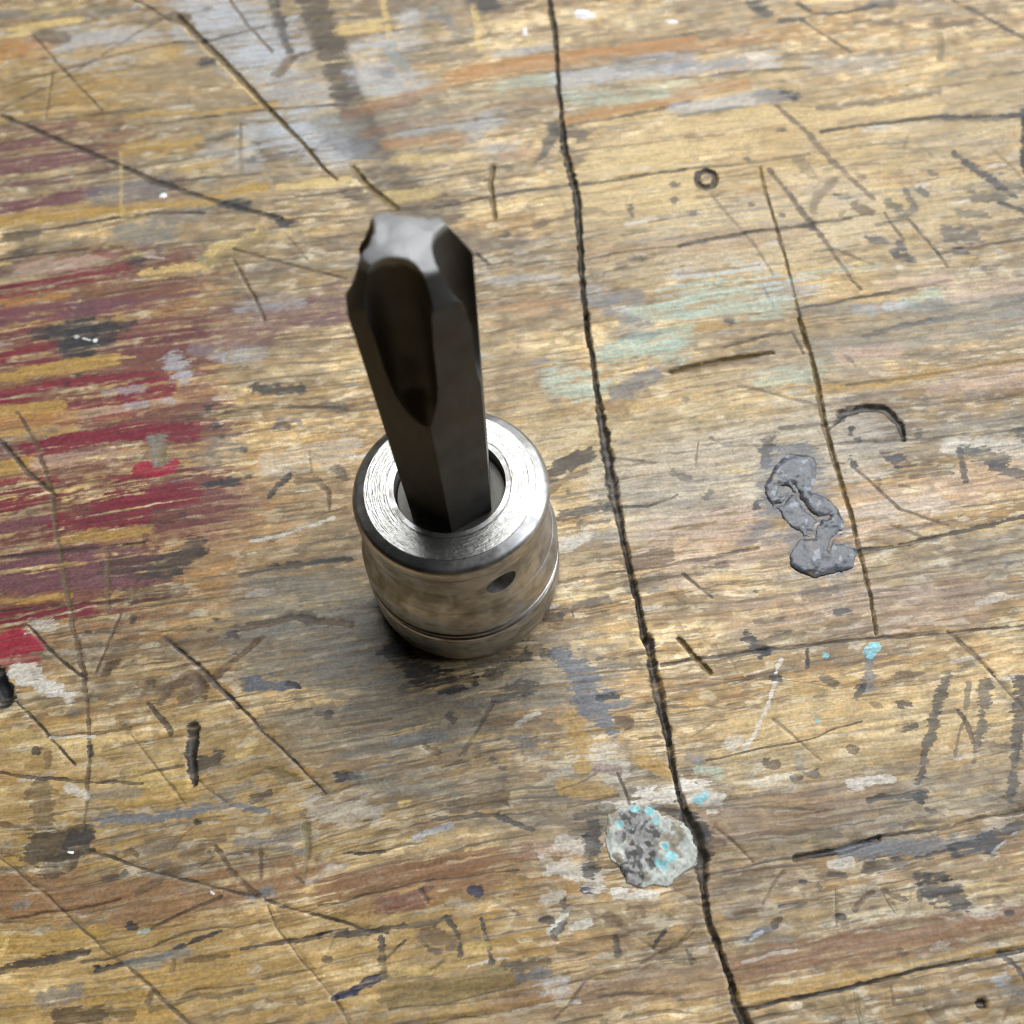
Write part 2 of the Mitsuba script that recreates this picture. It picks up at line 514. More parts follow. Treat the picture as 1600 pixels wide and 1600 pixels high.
ink 80 500 -220 21 557 -210 21
ink 80 575 -248 18 566 -278 18
ink 80 652 -186 33 672 -189 33
cut 80 397 -66 17 437 -120 16
ink 70 517 -122 27 517 -122 27
cut 50 478 -99 17 567 -103 17
ink 50 500 -179 20 548 -184 20
brown 60 609 -148 58 661 -139 58
cut 40 851 -198 18 994 -199 18
cyan 90 676 -272 37 690 -262 37
cyan 90 604 -266 23 609 -267 23
slate 60 678 -281 48 657 -330 47
ink 70 643 -333 27 646 -331 27
pale 80 529 -257 15 497 -302 15 480 -336 15
scr 80 828 -259 20 855 -298 19 876 -352 19
slate 50 514 -30 65 571 11 66
slate 40 581 -112 92 674 -135 92
ink 50 211 -212 56 269 -217 56
brown 50 342 341 49 370 327 49
ink 60 811 68 30 814 61 30
ink 60 477 90 33 491 101 33
ink 60 433 154 41 458 135 41
cut 40 184 145 20 312 141 20
cut 40 564 336 22 616 341 23
cut 50 828 300 25 1014 295 25 1203 293 25
cut 50 853 374 30 863 348 30
ochre 60 -827 -517 85 -667 -525 84
ochre 60 -589 -605 90 -439 -598 90
ochre 60 -662 -621 74 -550 -659 73
yel 50 -615 -273 71 -532 -304 70
ochre 50 -678 -320 64 -516 -315 64
pale 40 -314 -382 79 -215 -407 79
yel 40 -847 -163 66 -684 -209 64
brown 30 -650 -32 97 -385 -69 96
brown 90 -726 1 16 -705 -107 16 -696 -207 19 -695 -276 17 -696 -357 13
ink 80 -695 -207 25 -693 -223 25
cut 90 -832 -101 14 -789 -151 19 -720 -238 11
cut 95 -561 -28 15 -491 -103 19 -431 -182 18 -374 -254 16 -319 -323 12 -289 -362 8
brown 70 -389 -54 25 -478 -119 37
brown 70 -572 -146 43 -551 -118 44 -517 -115 41 -491 -135 38
brown 70 -504 -110 60 -499 -143 60
brown 70 -529 -149 47 -516 -149 47
dkbrown 90 -594 -146 16 -567 -181 24 -552 -208 33
black 95 -514 -206 61 -518 -255 49 -514 -305 31
ink 80 -499 -273 63 -476 -273 63
slate 95 -413 -138 67 -366 -154 63 -324 -165 20
ink 80 -345 -154 26 -324 -165 26
ink 70 -293 -222 45 -278 -218 46
ink 80 -268 -332 39 -242 -340 39
olive 80 -388 -301 20 -364 -318 54 -334 -330 24
slate 90 -681 -338 45 -612 -351 47 -532 -351 42 -451 -351 24 -390 -374 20
grey 60 -475 -334 43 -418 -325 43
ink 70 -416 -351 26 -387 -345 26
grey 50 -688 -294 52 -614 -306 52
dkbrown 60 -779 -270 102 -766 -329 100
dkbrown 85 -766 -377 135 -703 -376 134
dkbrown 80 -756 -406 83 -717 -401 83
ink 70 -719 -369 51 -687 -371 51
cut 90 -690 -386 15 -578 -442 15 -491 -477 14 -414 -508 14
slate 75 -414 -512 63 -395 -512 63
cut 90 -399 -516 14 -323 -549 16 -249 -583 16 -205 -598 12
brown 85 -479 -417 24 -452 -461 23 -410 -509 23
scr 80 -395 -526 12 -381 -558 12 -342 -614 11 -300 -669 11 -274 -716 11
cut 80 -849 -230 19 -743 -259 19 -602 -288 19
cut 60 -681 -274 15 -582 -272 15 -532 -270 15
brown 80 -839 -321 16 -785 -341 15
cut 70 -834 -374 9 -749 -453 9 -687 -515 12 -608 -588 18 -513 -681 16
scr 60 -621 -202 12 -582 -261 11 -528 -337 11
brown 80 -770 -179 16 -715 -183 16 -626 -188 16
scr 60 -524 -284 12 -451 -354 12
cut 70 -816 -477 12 -670 -481 12 -631 -478 12
cut 70 -598 -535 14 -537 -518 14 -468 -499 14
brown 70 -600 -472 35 -548 -448 35
ink 85 -816 -554 29 -723 -548 43 -681 -548 22
cut 80 -688 -563 19 -590 -558 13 -514 -547 11 -407 -548 9
ink 95 -664 -575 24 -604 -576 26 -552 -573 23 -469 -552 15
grey 70 -612 -575 55 -522 -578 54
ink 80 -439 -582 18 -355 -584 18 -272 -584 18
slate 60 -744 -607 56 -693 -602 55
ink 50 -576 -645 21 -495 -641 21 -440 -645 21
ink 50 -525 -588 20 -461 -590 20
dkbrown 80 -720 -635 68 -653 -644 68
brown 60 -646 -640 41 -609 -649 41
ink 85 -793 -199 35 -786 -200 35
ink 80 -509 -371 25 -502 -373 25
ink 85 -616 -519 27 -606 -521 27
brown 85 -670 -59 32 -653 -59 32
brown 85 -678 -72 32 -670 -71 32
brown 80 -597 -107 33 -586 -109 33
brown 70 -626 -403 21 -616 -400 19 -606 -410 18
ink 70 -656 -440 22 -633 -440 23 -625 -434 24
ink 70 -308 -620 24 -301 -621 24
brown 70 -542 -587 25 -544 -600 25
brown 70 -579 -626 24 -582 -635 23
brown 60 -768 -208 30 -766 -230 30
grey 60 -795 -458 32 -783 -460 32
black 95 -876 -44 91 -854 -95 90
inkb 100 -297 -677 19 -263 -668 32 -227 -659 30
slate 60 -443 -412 34 -377 -435 34 -330 -450 34
slate 50 -372 -420 50 -340 -421 50
olive 80 -327 -408 34 -323 -440 34 -331 -485 14
brown 80 -404 -434 22 -404 -480 22
ink 80 -259 -464 13 -201 -473 13
brown 60 -531 -422 35 -467 -406 35
cut 60 -503 -444 15 -483 -436 15
pale 95 -791 -73 59 -737 -108 59
pale 80 -837 -46 62 -823 -58 61
pale 70 -726 -275 42 -700 -291 42
pale 70 -766 -180 14 -689 -191 13
white 90 -718 -387 11 -711 -390 11
mint 68 -602 -532 15 -583 -530 15
white 80 -482 -490 11 -480 -492 11
yel 70 -817 -530 15 -809 -506 15
grey 40 -390 -212 78 -221 -228 77
yel 50 -433 -270 39 -407 -253 39
cut 50 -411 -208 16 -305 -209 16
ink 50 -644 -172 26 -637 -178 26
brown 50 -400 -663 18 -392 -667 18
ink 50 -352 -671 22 -345 -672 22
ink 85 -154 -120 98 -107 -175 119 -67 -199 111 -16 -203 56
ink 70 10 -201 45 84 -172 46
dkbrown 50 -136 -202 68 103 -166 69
brown 70 -78 -418 60 4 -416 60
ink 80 -116 -435 22 -17 -442 22 46 -477 21
bluew 72 -146 -456 24 -89 -448 24
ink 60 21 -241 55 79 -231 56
pale 90 46 -299 15 65 -287 21 87 -282 17
brown 40 -3 -292 106 98 -319 106
cut 70 12 -249 15 -19 -290 15 -55 -335 15
ink 50 -279 -227 38 -278 -218 38
brown 80 -114 -308 37 -94 -320 37
ink 70 9 -367 29 15 -368 29
ink 60 -3 -352 27 4 -358 27
ink 70 -273 -331 31 -237 -342 31
ink 70 -66 -259 35 -59 -270 35
slate 50 -170 -289 32 -79 -297 32
slate 50 -199 -327 36 -160 -313 37
grey 50 -236 -337 60 -178 -372 59
grey 40 -158 -376 40 -75 -398 40
slate 50 41 -330 63 80 -350 62
yel 80 -165 -403 32 -153 -403 32
cut 60 -266 -465 13 -207 -471 14 -140 -467 14
cut 50 16 -512 12 129 -504 12
pink 50 18 -501 66 119 -533 66
redbrown 60 -308 -504 85 -191 -508 84 -75 -523 84 23 -521 84
cut 80 -310 -540 11 -213 -534 11 -154 -529 11 9 -536 11
plum 50 -210 -550 74 -145 -549 74
cut 70 -149 -539 19 -138 -561 18
ink 80 -313 -585 20 -237 -590 20 -153 -592 20 -103 -591 20
ink 80 -111 -591 27 -98 -619 28 -96 -647 28
brown 80 -148 -610 57 -104 -628 57
ink 90 -56 -604 21 -53 -637 20 -51 -666 20
ink 85 -217 -603 28 -219 -658 28
cut 80 -215 -636 14 -178 -613 14
ink 70 -149 -626 21 -125 -639 21
olive 80 -213 -663 15 -158 -669 16 -122 -651 16
olive 60 -212 -690 100 -117 -698 100 -23 -690 101
yel 50 -208 -646 42 -150 -666 42
yel 60 -84 -642 43 -57 -643 43
cut 60 -217 -707 10 -100 -711 10 -14 -702 10
ink 65 -28 -672 42 38 -681 42
slate 80 -13 -693 37 35 -698 37
bluew 48 21 -714 50 50 -715 50
inkb 90 -68 -555 40 -55 -559 40
inkb 80 111 -583 36 123 -586 36
red 70 1 -573 16 6 -574 16
brown 70 177 -628 41 192 -632 41
brown 60 139 -629 42 148 -638 42
pale 60 85 -505 57 136 -528 57
pale 75 64 -535 75 131 -573 74
pale 90 156 -599 36 219 -612 36
pale 70 166 -459 39 208 -466 39
pale 95 233 -463 78 291 -460 78
pale 50 179 -371 114 197 -404 113
plum 50 167 -394 41 201 -408 41
ochre 80 238 -386 48 283 -422 48
ochre 80 147 -301 69 144 -382 67
ochre 70 109 -417 50 177 -441 50
cut 70 107 -449 14 192 -448 14
cut 70 200 -412 14 208 -466 14
cut 50 104 -420 12 164 -406 12
ink 85 144 -487 55 126 -557 54
ink 60 119 -469 39 177 -465 39
ink 50 112 -490 29 142 -499 29
pale 95 63 -624 37 56 -635 37
pale 90 78 -608 24 45 -640 24
ink 80 34 -620 32 49 -620 32
ink 70 70 -628 31 52 -645 31
ink 70 74 -597 34 76 -606 34
pale 70 84 -638 35 107 -634 35
pale 50 42 -591 36 70 -585 36
slate 95 142 -189 90 174 -225 120 181 -280 138 200 -332 63
slate 80 203 -275 66 234 -290 66
brown 90 225 -321 58 232 -327 58
ink 80 199 -275 26 229 -276 26
ink 70 142 -658 22 144 -685 22
cut 70 223 -662 14 198 -688 14
scr 70 265 -675 12 220 -692 12 175 -705 12
pale 50 -31 -737 11 72 -739 11
cut 60 30 -759 11 87 -718 11
ink 60 251 -704 13 255 -715 13
brown 50 -32 -575 13 2 -603 13
cut 40 -293 -246 15 -167 -251 15
ink 50 56 -665 19 91 -678 19
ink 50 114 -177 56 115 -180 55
pale 90 302 -454 91 344 -478 91
cyan 80 320 -477 32 335 -468 32
mint 60 338 -424 41 360 -434 41
slate 60 323 -400 42 341 -412 42
pale 50 416 -466 39 486 -465 40
pale 80 575 -493 43 640 -494 43
ink 70 490 -466 34 526 -466 34
slate 50 503 -435 47 502 -452 47
pale 45 400 -392 59 410 -386 59
pale 85 527 -258 14 489 -321 16 458 -364 14 421 -405 23
slate 40 341 -489 23 480 -485 23
cyan 95 679 -278 34 697 -263 34
slate 50 673 -295 46 655 -328 46
cyan 90 602 -267 23 607 -269 23
cyan 70 555 -377 18 557 -379 18
ink 80 572 -252 16 565 -281 16
ink 80 488 -225 47 505 -242 47
ink 85 500 -290 31 511 -291 31
ink 70 591 -303 32 604 -321 32
ink 70 653 -330 21 633 -350 21
brown 80 716 -326 49 732 -328 49
ink 80 701 -374 28 714 -374 28
ink 80 696 -418 31 713 -417 31
brown 85 447 -436 43 463 -440 43
brown 80 594 -434 35 598 -437 35
ink 60 829 -330 28 844 -328 28
ink 80 796 -335 43 749 -410 36 708 -475 34 674 -534 33
ink 60 828 -359 20 806 -399 19
ink 70 858 -368 54 820 -431 42 785 -492 21
ink 80 925 -371 71 881 -442 58 821 -559 24
brown 85 791 -403 22 799 -428 22 797 -459 21
brown 70 799 -415 13 757 -475 13
ink 35 878 -372 81 890 -405 80
ink 50 756 -403 21 793 -405 21
ink 50 807 -463 21 860 -476 21
scr 80 838 -278 16 877 -354 15 903 -424 15
scr 60 483 -364 15 541 -446 15
cut 80 353 -414 11 444 -411 11 538 -404 11 626 -391 11
cut 50 295 -309 15 465 -337 15
cut 50 307 -258 13 504 -293 13
ink 85 593 -522 21 694 -523 21
ink 80 675 -532 36 684 -528 36
ink 70 682 -551 19 705 -563 18
ink 50 640 -571 34 649 -569 34
ink 40 494 -569 46 527 -565 46
cut 40 470 -531 10 535 -528 10
redbrown 60 313 -741 90 427 -736 91 577 -736 92 772 -740 94
ochre 60 311 -774 48 525 -777 49 761 -766 49
ochre 50 305 -660 57 313 -686 57
pale 50 328 -727 12 412 -723 12
cut 90 310 -593 12 393 -590 12 456 -591 12
black 95 451 -592 24 534 -591 31 592 -584 16
crack 90 592 -583 15 639 -585 15 691 -585 15 772 -580 15 840 -581 15
slate 85 529 -594 65 643 -608 65 762 -615 65
ink 90 637 -624 27 700 -623 27
ink 80 698 -619 46 759 -622 62 819 -601 52
ink 70 557 -629 44 613 -625 45
ink 70 497 -623 21 521 -630 21
pale 70 505 -609 36 536 -609 36
bluew 56 758 -635 10 811 -611 10
ink 85 627 -650 32 672 -659 32
ink 85 643 -669 86 677 -693 85
ink 60 629 -656 22 619 -683 22
ink 80 449 -626 23 454 -628 23
ink 60 473 -637 23 473 -643 23
brown 85 554 -661 23 519 -679 23
brown 80 569 -660 21 597 -679 21
cut 70 571 -668 12 580 -695 12
ink 80 491 -687 19 498 -688 19
cut 70 498 -649 10 484 -700 10
ink 60 414 -573 18 422 -571 18
dkbrown 95 390 -683 37 404 -678 15
slate 85 378 -684 47 336 -698 12
bluew 64 369 -690 15 348 -697 15
inkb 80 404 -660 12 446 -660 12
brown 70 427 -607 14 402 -629 14 380 -649 14
brown 50 363 -600 24 412 -605 24
cut 50 331 -661 16 366 -659 16
ink 80 744 -725 18 751 -726 18
brown 70 562 -751 26 569 -752 26
crack 95 311 -789 16 391 -790 18 480 -788 19 579 -781 21 711 -777 16 757 -777 20
ink 80 711 -777 21 729 -799 21 737 -823 21
black 100 657 -838 34 661 -839 34
ink 70 630 -855 19 635 -856 19
slate 70 695 -816 22 718 -833 22
bluew 48 693 -813 35 702 -808 35
cut 60 480 -795 11 474 -840 11
cut 40 573 -826 11 584 -848 11 601 -860 11
brown 70 534 -797 13 530 -819 13
brown 70 403 -801 22 413 -804 22
ink 70 248 -696 14 250 -717 14
ink 90 296 -493 70 304 -526 109 310 -565 68
ink 70 248 -477 34 300 -494 34
brown 50 314 -551 37 341 -551 37
scr 80 337 -520 13 383 -585 13
scr 70 265 -667 12 199 -706 12
ink 70 220 -665 14 205 -679 14
slate 80 665 126 282 645 40 287 661 -49 292
slate 50 605 33 153 570 -4 151
ochre 80 606 7 69 609 0 69
crack 100 463 1751 36 454 1653 50 451 1586 41 419 1364 33 404 1230 30 392 1135 56 390 1041 64 392 965 49 373 838 42 353 698 36 345 628 24 330 506 23
crack 100 343 594 32 327 422 31 319 314 52 312 212 68 307 129 61 303 15 37 302 -92 33 298 -182 40
crack 100 303 -180 48 299 -274 57 297 -353 41 292 -444 24 296 -493 30 301 -522 69 304 -564 68 295 -615 32 290 -665 26 297 -704 24 302 -756 27 303 -786 36 309 -816 50"""

X0, X1, Y0, Y1, CELL = -62.0, 98.0, -52.0, 114.0, 2.0
GX, GY = int((X1 - X0) / CELL), int((Y1 - Y0) / CELL)
marks = []
for line in MARKS.strip().splitlines():
    a = line.split()
    v = np.array(a[2:], float).reshape(-1, 3) * [.05, .05, .01]
    if a[0] in ('cut', 'scr', 'gouge'):
        v[:, 2] *= .78
    if a[0] == 'crack':
        t = np.linspace(0, len(v) - 1, 9 * (len(v) - 1) + 1)
        v = np.stack([np.interp(t, np.arange(len(v)), v[:, k]) for k in range(3)], 1)
        jit = np.random.default_rng(len(marks))
        v[:, 2] *= .82 * jit.uniform(.72, 1.25, len(v))
        v[:, :2] += jit.normal(0, .035, (len(v), 2))
    marks.append((NAMES.index(a[0]), float(a[1]) / 100, v if len(v) > 1 else np.vstack([v, v + [.02, 0, 0]])))

# small flecks, nicks and pores all over the board, along the grain or across it
rng = np.random.default_rng(7)
GRAIN = math.radians(-.5)
extra = []
for k in range(1500):
    x, y = rng.uniform(X0, X1), rng.uniform(Y0, Y1)
    kind = rng.choice(['ink', 'brown', 'cut', 'pale', 'yel', 'grey', 'scr', 'slate', 'bluew'], p=[.16, .14, .22, .16, .10, .09, .06, .03, .04])
    if kind in ('cut', 'scr'):
        L, w = rng.uniform(1.0, 9.0), rng.uniform(.05, .16)
        ang = GRAIN + rng.normal(0, .07) if kind == 'cut' else rng.uniform(-1.4, 1.4)
    elif kind in ('ink', 'brown'):
        L, w = rng.uniform(.1, 1.0), rng.uniform(.10, .34)
        ang = GRAIN + rng.normal(0, .5)
    else:
        L, w = rng.uniform(.4, 4.0), rng.uniform(.10, .42)
        ang = GRAIN + rng.normal(0, .12)
    d = np.array([math.cos(ang), math.sin(ang)]) * L / 2
    b = d * rng.uniform(-.3, .3) + [-d[1] * .06, d[0] * .06]
    extra.append((NAMES.index(kind), rng.uniform(.20, .70), np.array([[x - d[0], y - d[1], w * .6], [x + b[0], y + b[1], w], [x + d[0], y + d[1], w * .4]])))
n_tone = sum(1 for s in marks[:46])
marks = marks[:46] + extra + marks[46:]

rows, cells = [], [[] for _ in range(GX * GY)]
for sid, alpha, v in marks:
    mine = {}
    for (xa, ya, wa), (xb, yb, wb) in zip(v[:-1], v[1:]):
        r = len(rows)
        rows.append([xa, ya, xb - xa, yb - ya, wa, wb - wa, 1.0 / max((xb - xa)**2 + (yb - ya)**2, 1e-6), sid, alpha])
        soft = STYLES[NAMES[sid]][1]
        pad = max(wa, wb) * (1 + .55 * soft) + .7
        i0, i1 = int((min(xa, xb) - pad - X0) // CELL), int((max(xa, xb) + pad - X0) // CELL)
        j0, j1 = int((min(ya, yb) - pad - Y0) // CELL), int((max(ya, yb) + pad - Y0) // CELL)
        for i in range(max(i0, 0), min(i1, GX - 1) + 1):
            for j in range(max(j0, 0), min(j1, GY - 1) + 1):
                cx, cy = X0 + (i + .5) * CELL, Y0 + (j + .5) * CELL
                t = np.clip(((cx - xa) * (xb - xa) + (cy - ya) * (yb - ya)) * rows[r][6], 0, 1)
                if math.hypot(cx - xa - t * (xb - xa), cy - ya - t * (yb - ya)) < pad + CELL * .72:
                    mine.setdefault(j * GX + i, []).append(r)
    for c, rs in mine.items():
        cells[c] += [(q, 1.0 if q == rs[-1] else 0.0) for q in rs]
start = np.zeros(GX * GY + 1, int)
start[1:] = np.cumsum([len(c) for c in cells])
LIST = np.array([q for c in cells for q, _ in c] or [0])
LAST = np.array([l for c in cells for _, l in c] or [0.0])
D_START, D_LIST, D_LAST = mi.UInt32(start), mi.UInt32(LIST), mi.Float(LAST)
D_ROWS = mi.Float(np.array(rows).ravel())
D_STYLE = mi.Float(np.array([[*s[0], s[1], s[2], s[3]] for s in STYLES.values()]).ravel())


def n2(x, y, seed):
    """Smooth noise in the plane."""
    ix, iy = dr.floor(x), dr.floor(y)
    tx, ty = x - ix, y - iy
    tx, ty = tx * tx * (3 - 2 * tx), ty * ty * (3 - 2 * ty)
    a = dr.lerp(cell_rand(ix, iy, seed), cell_rand(ix + 1, iy, seed), tx)
    b = dr.lerp(cell_rand(ix, iy + 1, seed), cell_rand(ix + 1, iy + 1, seed), tx)
    return dr.lerp(a, b, ty)


RC, RS = [math.cos(a) for a in (.12, -.34, .42, -.25)], [math.sin(a) for a in (.12, -.34, .42, -.25)]


def f2(x, y, seed, octaves=3):
    return sum(.5**(o + 1) * n2((x * RC[o] + y * RS[o]) * 2**o + 13.7 * o, (y * RC[o] - x * RS[o]) * 2**o + 7.1 * o, seed + o) for o in range(octaves)) / (1 - .5**octaves)


CG, SG = math.cos(GRAIN), math.sin(GRAIN)


def board_colour(p, n, uv):
    x, y = mi.Float(p.x) * 1000, mi.Float(p.y) * 1000
    # the grain wanders
    yw = y + 2.2 * (n2(x / 31, y / 23, 50) - .5) + .7 * (n2(x / 9, y / 5, 51) - .5)
    u, v = CG * x + SG * yw, -SG * x + CG * yw
    u, v = u + .7 * (n2(x / .8, y / .7, 52) - .5), v + .13 * (n2(x / .8, y / .7, 53) - .5)
    band = f2(u / 38, v / 3.4, 1, 3)
    streak = f2(u / 20, v / .75, 5, 4)
    fibre = f2(u / 2.4, v / .16, 10, 3)
    blotch = f2(x / 1.5, y / 1.0, 15, 3)
    hair = n2(u / 3.6, v / .10, 20)
    worn = f2(u / 8.0, v / 1.7, 22, 4)
    c = mix((.41, .265, .105), (.56, .42, .215), smoothstep(.3, .7, band))
    c = mix(c, (.30, .165, .060), .55 * smoothstep(.52, .72, streak))
    c = mix(c, (.64, .52, .31), .60 * smoothstep(.50, .70, worn) * smoothstep(.25, .6, fibre))
    c = mix(c, (.28, .215, .135), .60 * smoothstep(.50, .66, f2(u / 14, v / 1.1, 30, 4)))
    c = mix(c, (.58, .51, .39), .45 * smoothstep(.60, .74, f2(u / 1.6, v / .42, 34, 3)))
    c = mix(c, (.17, .12, .072), .55 * smoothstep(.60, .72, f2(u / 3.0, v / .30, 38, 3)))
    c = mix(c, (.085, .065, .045), .55 * smoothstep(.70, .86, hair) * smoothstep(.4, .6, streak))
    flake = f2(u / 1.7, v / .42, 42, 3)
    c = mix(c, (.66, .58, .42), .55 * smoothstep(.58, .68, flake))
    c = mix(c, (.22, .165, .10), .45 * smoothstep(.56, .68, f2(x / .7, y / .45, 46, 3)))
    c = mix(c, (.20, .155, .105), .50 * smoothstep(.47, .66, f2(x / 11, y / 6, 59, 4)))
    hue = f2(u / 45, v / 9, 54, 2)
    c = c * mix((.80, .80, .86), (1.12, 1.05, .96), smoothstep(.3, .7, hue))
    c = mix(c, (.085, .065, .045), .55 * smoothstep(.64, .74, f2(u / 12, v / .34, 56, 4)))
    c = c * (.58 + .84 * blotch) * (.76 + .48 * fibre)
    c = mix(c, mi.Color3f(mi.luminance(c)) * mi.Color3f(1.04, 1.0, .93), .06)
    c = mi.Color3f(dr.power(dr.maximum(c, 0), 1.12)) * mi.Color3f(1.10, 1.13, 1.12)
    # the marks, one after another
    sn = .55 * f2(u / 8.0, v / .40, 60, 4) + .25 * f2(u / 2.0, v / .16, 67, 2) + .20 * f2(x / .6, y / .45, 64, 3)
    e1 = .65 * (f2(x / .75, y / .6, 70, 3) - .5) + .6 * (f2(u / .5, v / .15, 73, 2) - .5)
    xx, yy = x + .30 * (n2(x / 1.7, y / 1.7, 75) - .5), y + .30 * (n2(x / 1.7, y / 1.7, 76) - .5)
    fine = n2(x / .22, y / .16, 78)
    inside = (x > X0) & (x < X1) & (y > Y0) & (y < Y1)
    cell = mi.UInt32(dr.clip(dr.floor((y - Y0) / CELL), 0, GY - 1)) * GX + mi.UInt32(dr.clip(dr.floor((x - X0) / CELL), 0, GX - 1))
    i, end = dr.gather(mi.UInt32, D_START, cell), dr.gather(mi.UInt32, D_START, cell + 1)
    end = dr.select(inside, end, i)

    def body(i, s, w, r, g, b):
        q = dr.gather(mi.UInt32, D_LIST, i) * 9
        a = [dr.gather(mi.Float, D_ROWS, q + k) for k in range(9)]
        px, py = xx - a[0], yy - a[1]
        t = dr.clip((px * a[2] + py * a[3]) * a[6], 0, 1)
        dx, dy = px - t * a[2], py - t * a[3]
        hw = a[4] + t * a[5]
        sd = hw - dr.sqrt(dx * dx + dy * dy)
        better = sd > s
        s, w = dr.select(better, sd, s), dr.select(better, hw, w)
        k = mi.UInt32(a[7]) * 6
        st = [dr.gather(mi.Float, D_STYLE, k + m) for m in range(6)]
        m0 = dr.clip(.5 + (s + st[5] * e1 * 2.4 * dr.minimum(w, .8)) / (st[3] * dr.maximum(w, .10)), 0, 1)
        val = m0 + st[4] * (sn - .5) * 3.6
        m = smoothstep(.22, .78, val) * smoothstep(0, .3, m0) * a[8] * (.62 + .38 * smoothstep(.3, .55, sn))
        last = dr.gather(mi.Float, D_LAST, i) > .5
        m = dr.select(last, m, 0)
        tone = .45 + .45 * fine + .70 * fibre
        r, g, b = dr.lerp(r, st[0] * tone, m), dr.lerp(g, st[1] * tone, m), dr.lerp(b, st[2] * tone, m)
        s = dr.select(last, -1e3, s)
        return i + 1, s, w, r, g, b

    pix = .80 + .40 * f2(x / .17, y / .13, 84, 2)
    out = dr.while_loop((i, mi.Float(-1e3) + x * 0, mi.Float(1) + x * 0, mi.Float(c.x), mi.Float(c.y), mi.Float(c.z)),
                        lambda i, s, w, r, g, b: i < end, body)
    return dr.clip(mi.Color3f(out[3], out[4], out[5]) * pix, .008, .9)


def board_rough(p, n, uv):
    x, y = mi.Float(p.x) * 1000, mi.Float(p.y) * 1000
    return .36 + .32 * f2(x / 3.0, y / .7, 80, 3)


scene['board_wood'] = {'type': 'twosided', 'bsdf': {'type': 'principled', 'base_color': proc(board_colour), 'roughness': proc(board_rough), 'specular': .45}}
scene['board_edge_wood'] = {'type': 'twosided', 'bsdf': {'type': 'diffuse', 'reflectance': {'type': 'rgb', 'value': [.3, .2, .09]}}}


# ------------------------------------------------------------------ the worktop
def nn(x, y, seed):
    return meshkit.noise(np.stack([x, y, np.zeros_like(x)], -1), seed)


def ff(x, y, seed, octaves=3):
    return sum(.5**(o + 1) * nn(x * 2**o, y * 2**o, seed + o) for o in range(octaves)) / (1 - .5**octaves)


xs = np.concatenate([np.linspace(-260, -58, 14)[:-1], np.linspace(-58, 92, 960), np.linspace(92, 300, 14)[1:]])
ys = np.concatenate([np.linspace(-110, -48, 8)[:-1], np.linspace(-48, 110, 980), np.linspace(110, 420, 20)[1:]])
XX, YY = np.meshgrid(xs, ys)
yw = YY + 2.2 * (nn(XX / 31, YY / 23, 50) - .5) + .7 * (nn(XX / 9, YY / 5, 51) - .5)
UU, VV = CG * XX + SG * yw, -SG * XX + CG * yw
H = .22 * (ff(XX / 17, YY / 14, 90, 2) - .5) + .13 * (ff(UU / 16, VV / 1.1, 91, 3) - .5) + .13 * (ff(UU / 6, VV / .45, 95, 2) - .5)
ragged = ff(XX / .8, YY / .7, 97, 2)
for sid, alpha, v in marks:
    depth = STYLES[NAMES[sid]][4] * alpha
    if not depth:
        continue
    pad = v[:, 2].max() * 1.3 + .4
    i0, i1 = np.searchsorted(xs, [v[:, 0].min() - pad, v[:, 0].max() + pad])
    j0, j1 = np.searchsorted(ys, [v[:, 1].min() - pad, v[:, 1].max() + pad])
    if i1 <= i0 or j1 <= j0:
        continue
    gx, gy = XX[j0:j1, i0:i1], YY[j0:j1, i0:i1]
    best = np.full(gx.shape, -9.0)
    for (xa, ya, wa), (xb, yb, wb) in zip(v[:-1], v[1:]):
        t = np.clip(((gx - xa) * (xb - xa) + (gy - ya) * (yb - ya)) / max((xb - xa)**2 + (yb - ya)**2, 1e-6), 0, 1)
        hw = np.maximum(wa + t * (wb - wa), .12)
        best = np.maximum(best, (hw - np.hypot(gx - xa - t * (xb - xa), gy - ya - t * (yb - ya))) / hw)
    best += .5 * (ragged[j0:j1, i0:i1] - .5)
    m = np.clip((best + .1) / .7, 0, 1)
    w0 = v[:, 2].max()
    depth = np.sign(depth) * min(abs(depth), .9 * w0 + .03)
    H[j0:j1, i0:i1] -= depth * m * m * (3 - 2 * m)
# the bruise that the socket has worn is flat: it stands level
stand = np.clip((10.5 - np.hypot(XX, YY)) / 2.0, 0, 1)
H = H * (1 - stand) + np.minimum(H, -.02) * stand - .06
nx, ny = len(xs), len(ys)
idx = np.arange(nx * ny).reshape(ny, nx)
quads = np.stack([idx[:-1, :-1], idx[:-1, 1:], idx[1:, 1:], idx[1:, :-1]], -1).reshape(-1, 4)
top = (np.stack([XX, YY, H], -1).reshape(-1, 3) * MM, quads)
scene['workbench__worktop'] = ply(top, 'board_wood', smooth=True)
lo, hi = np.array([xs[0], ys[0], -38]) * MM, np.array([xs[-1], ys[-1], -1.2]) * MM
slab = trimesh.creation.box(bounds=[lo + .0002, hi - [.0002, .0002, 0]])
scene['workbench__board_edge'] = ply(slab, 'board_edge_wood')
labels['workbench'] = {'label': 'worn wooden workbench top, scratched and stained with red and grey paint', 'category': 'workbench'}


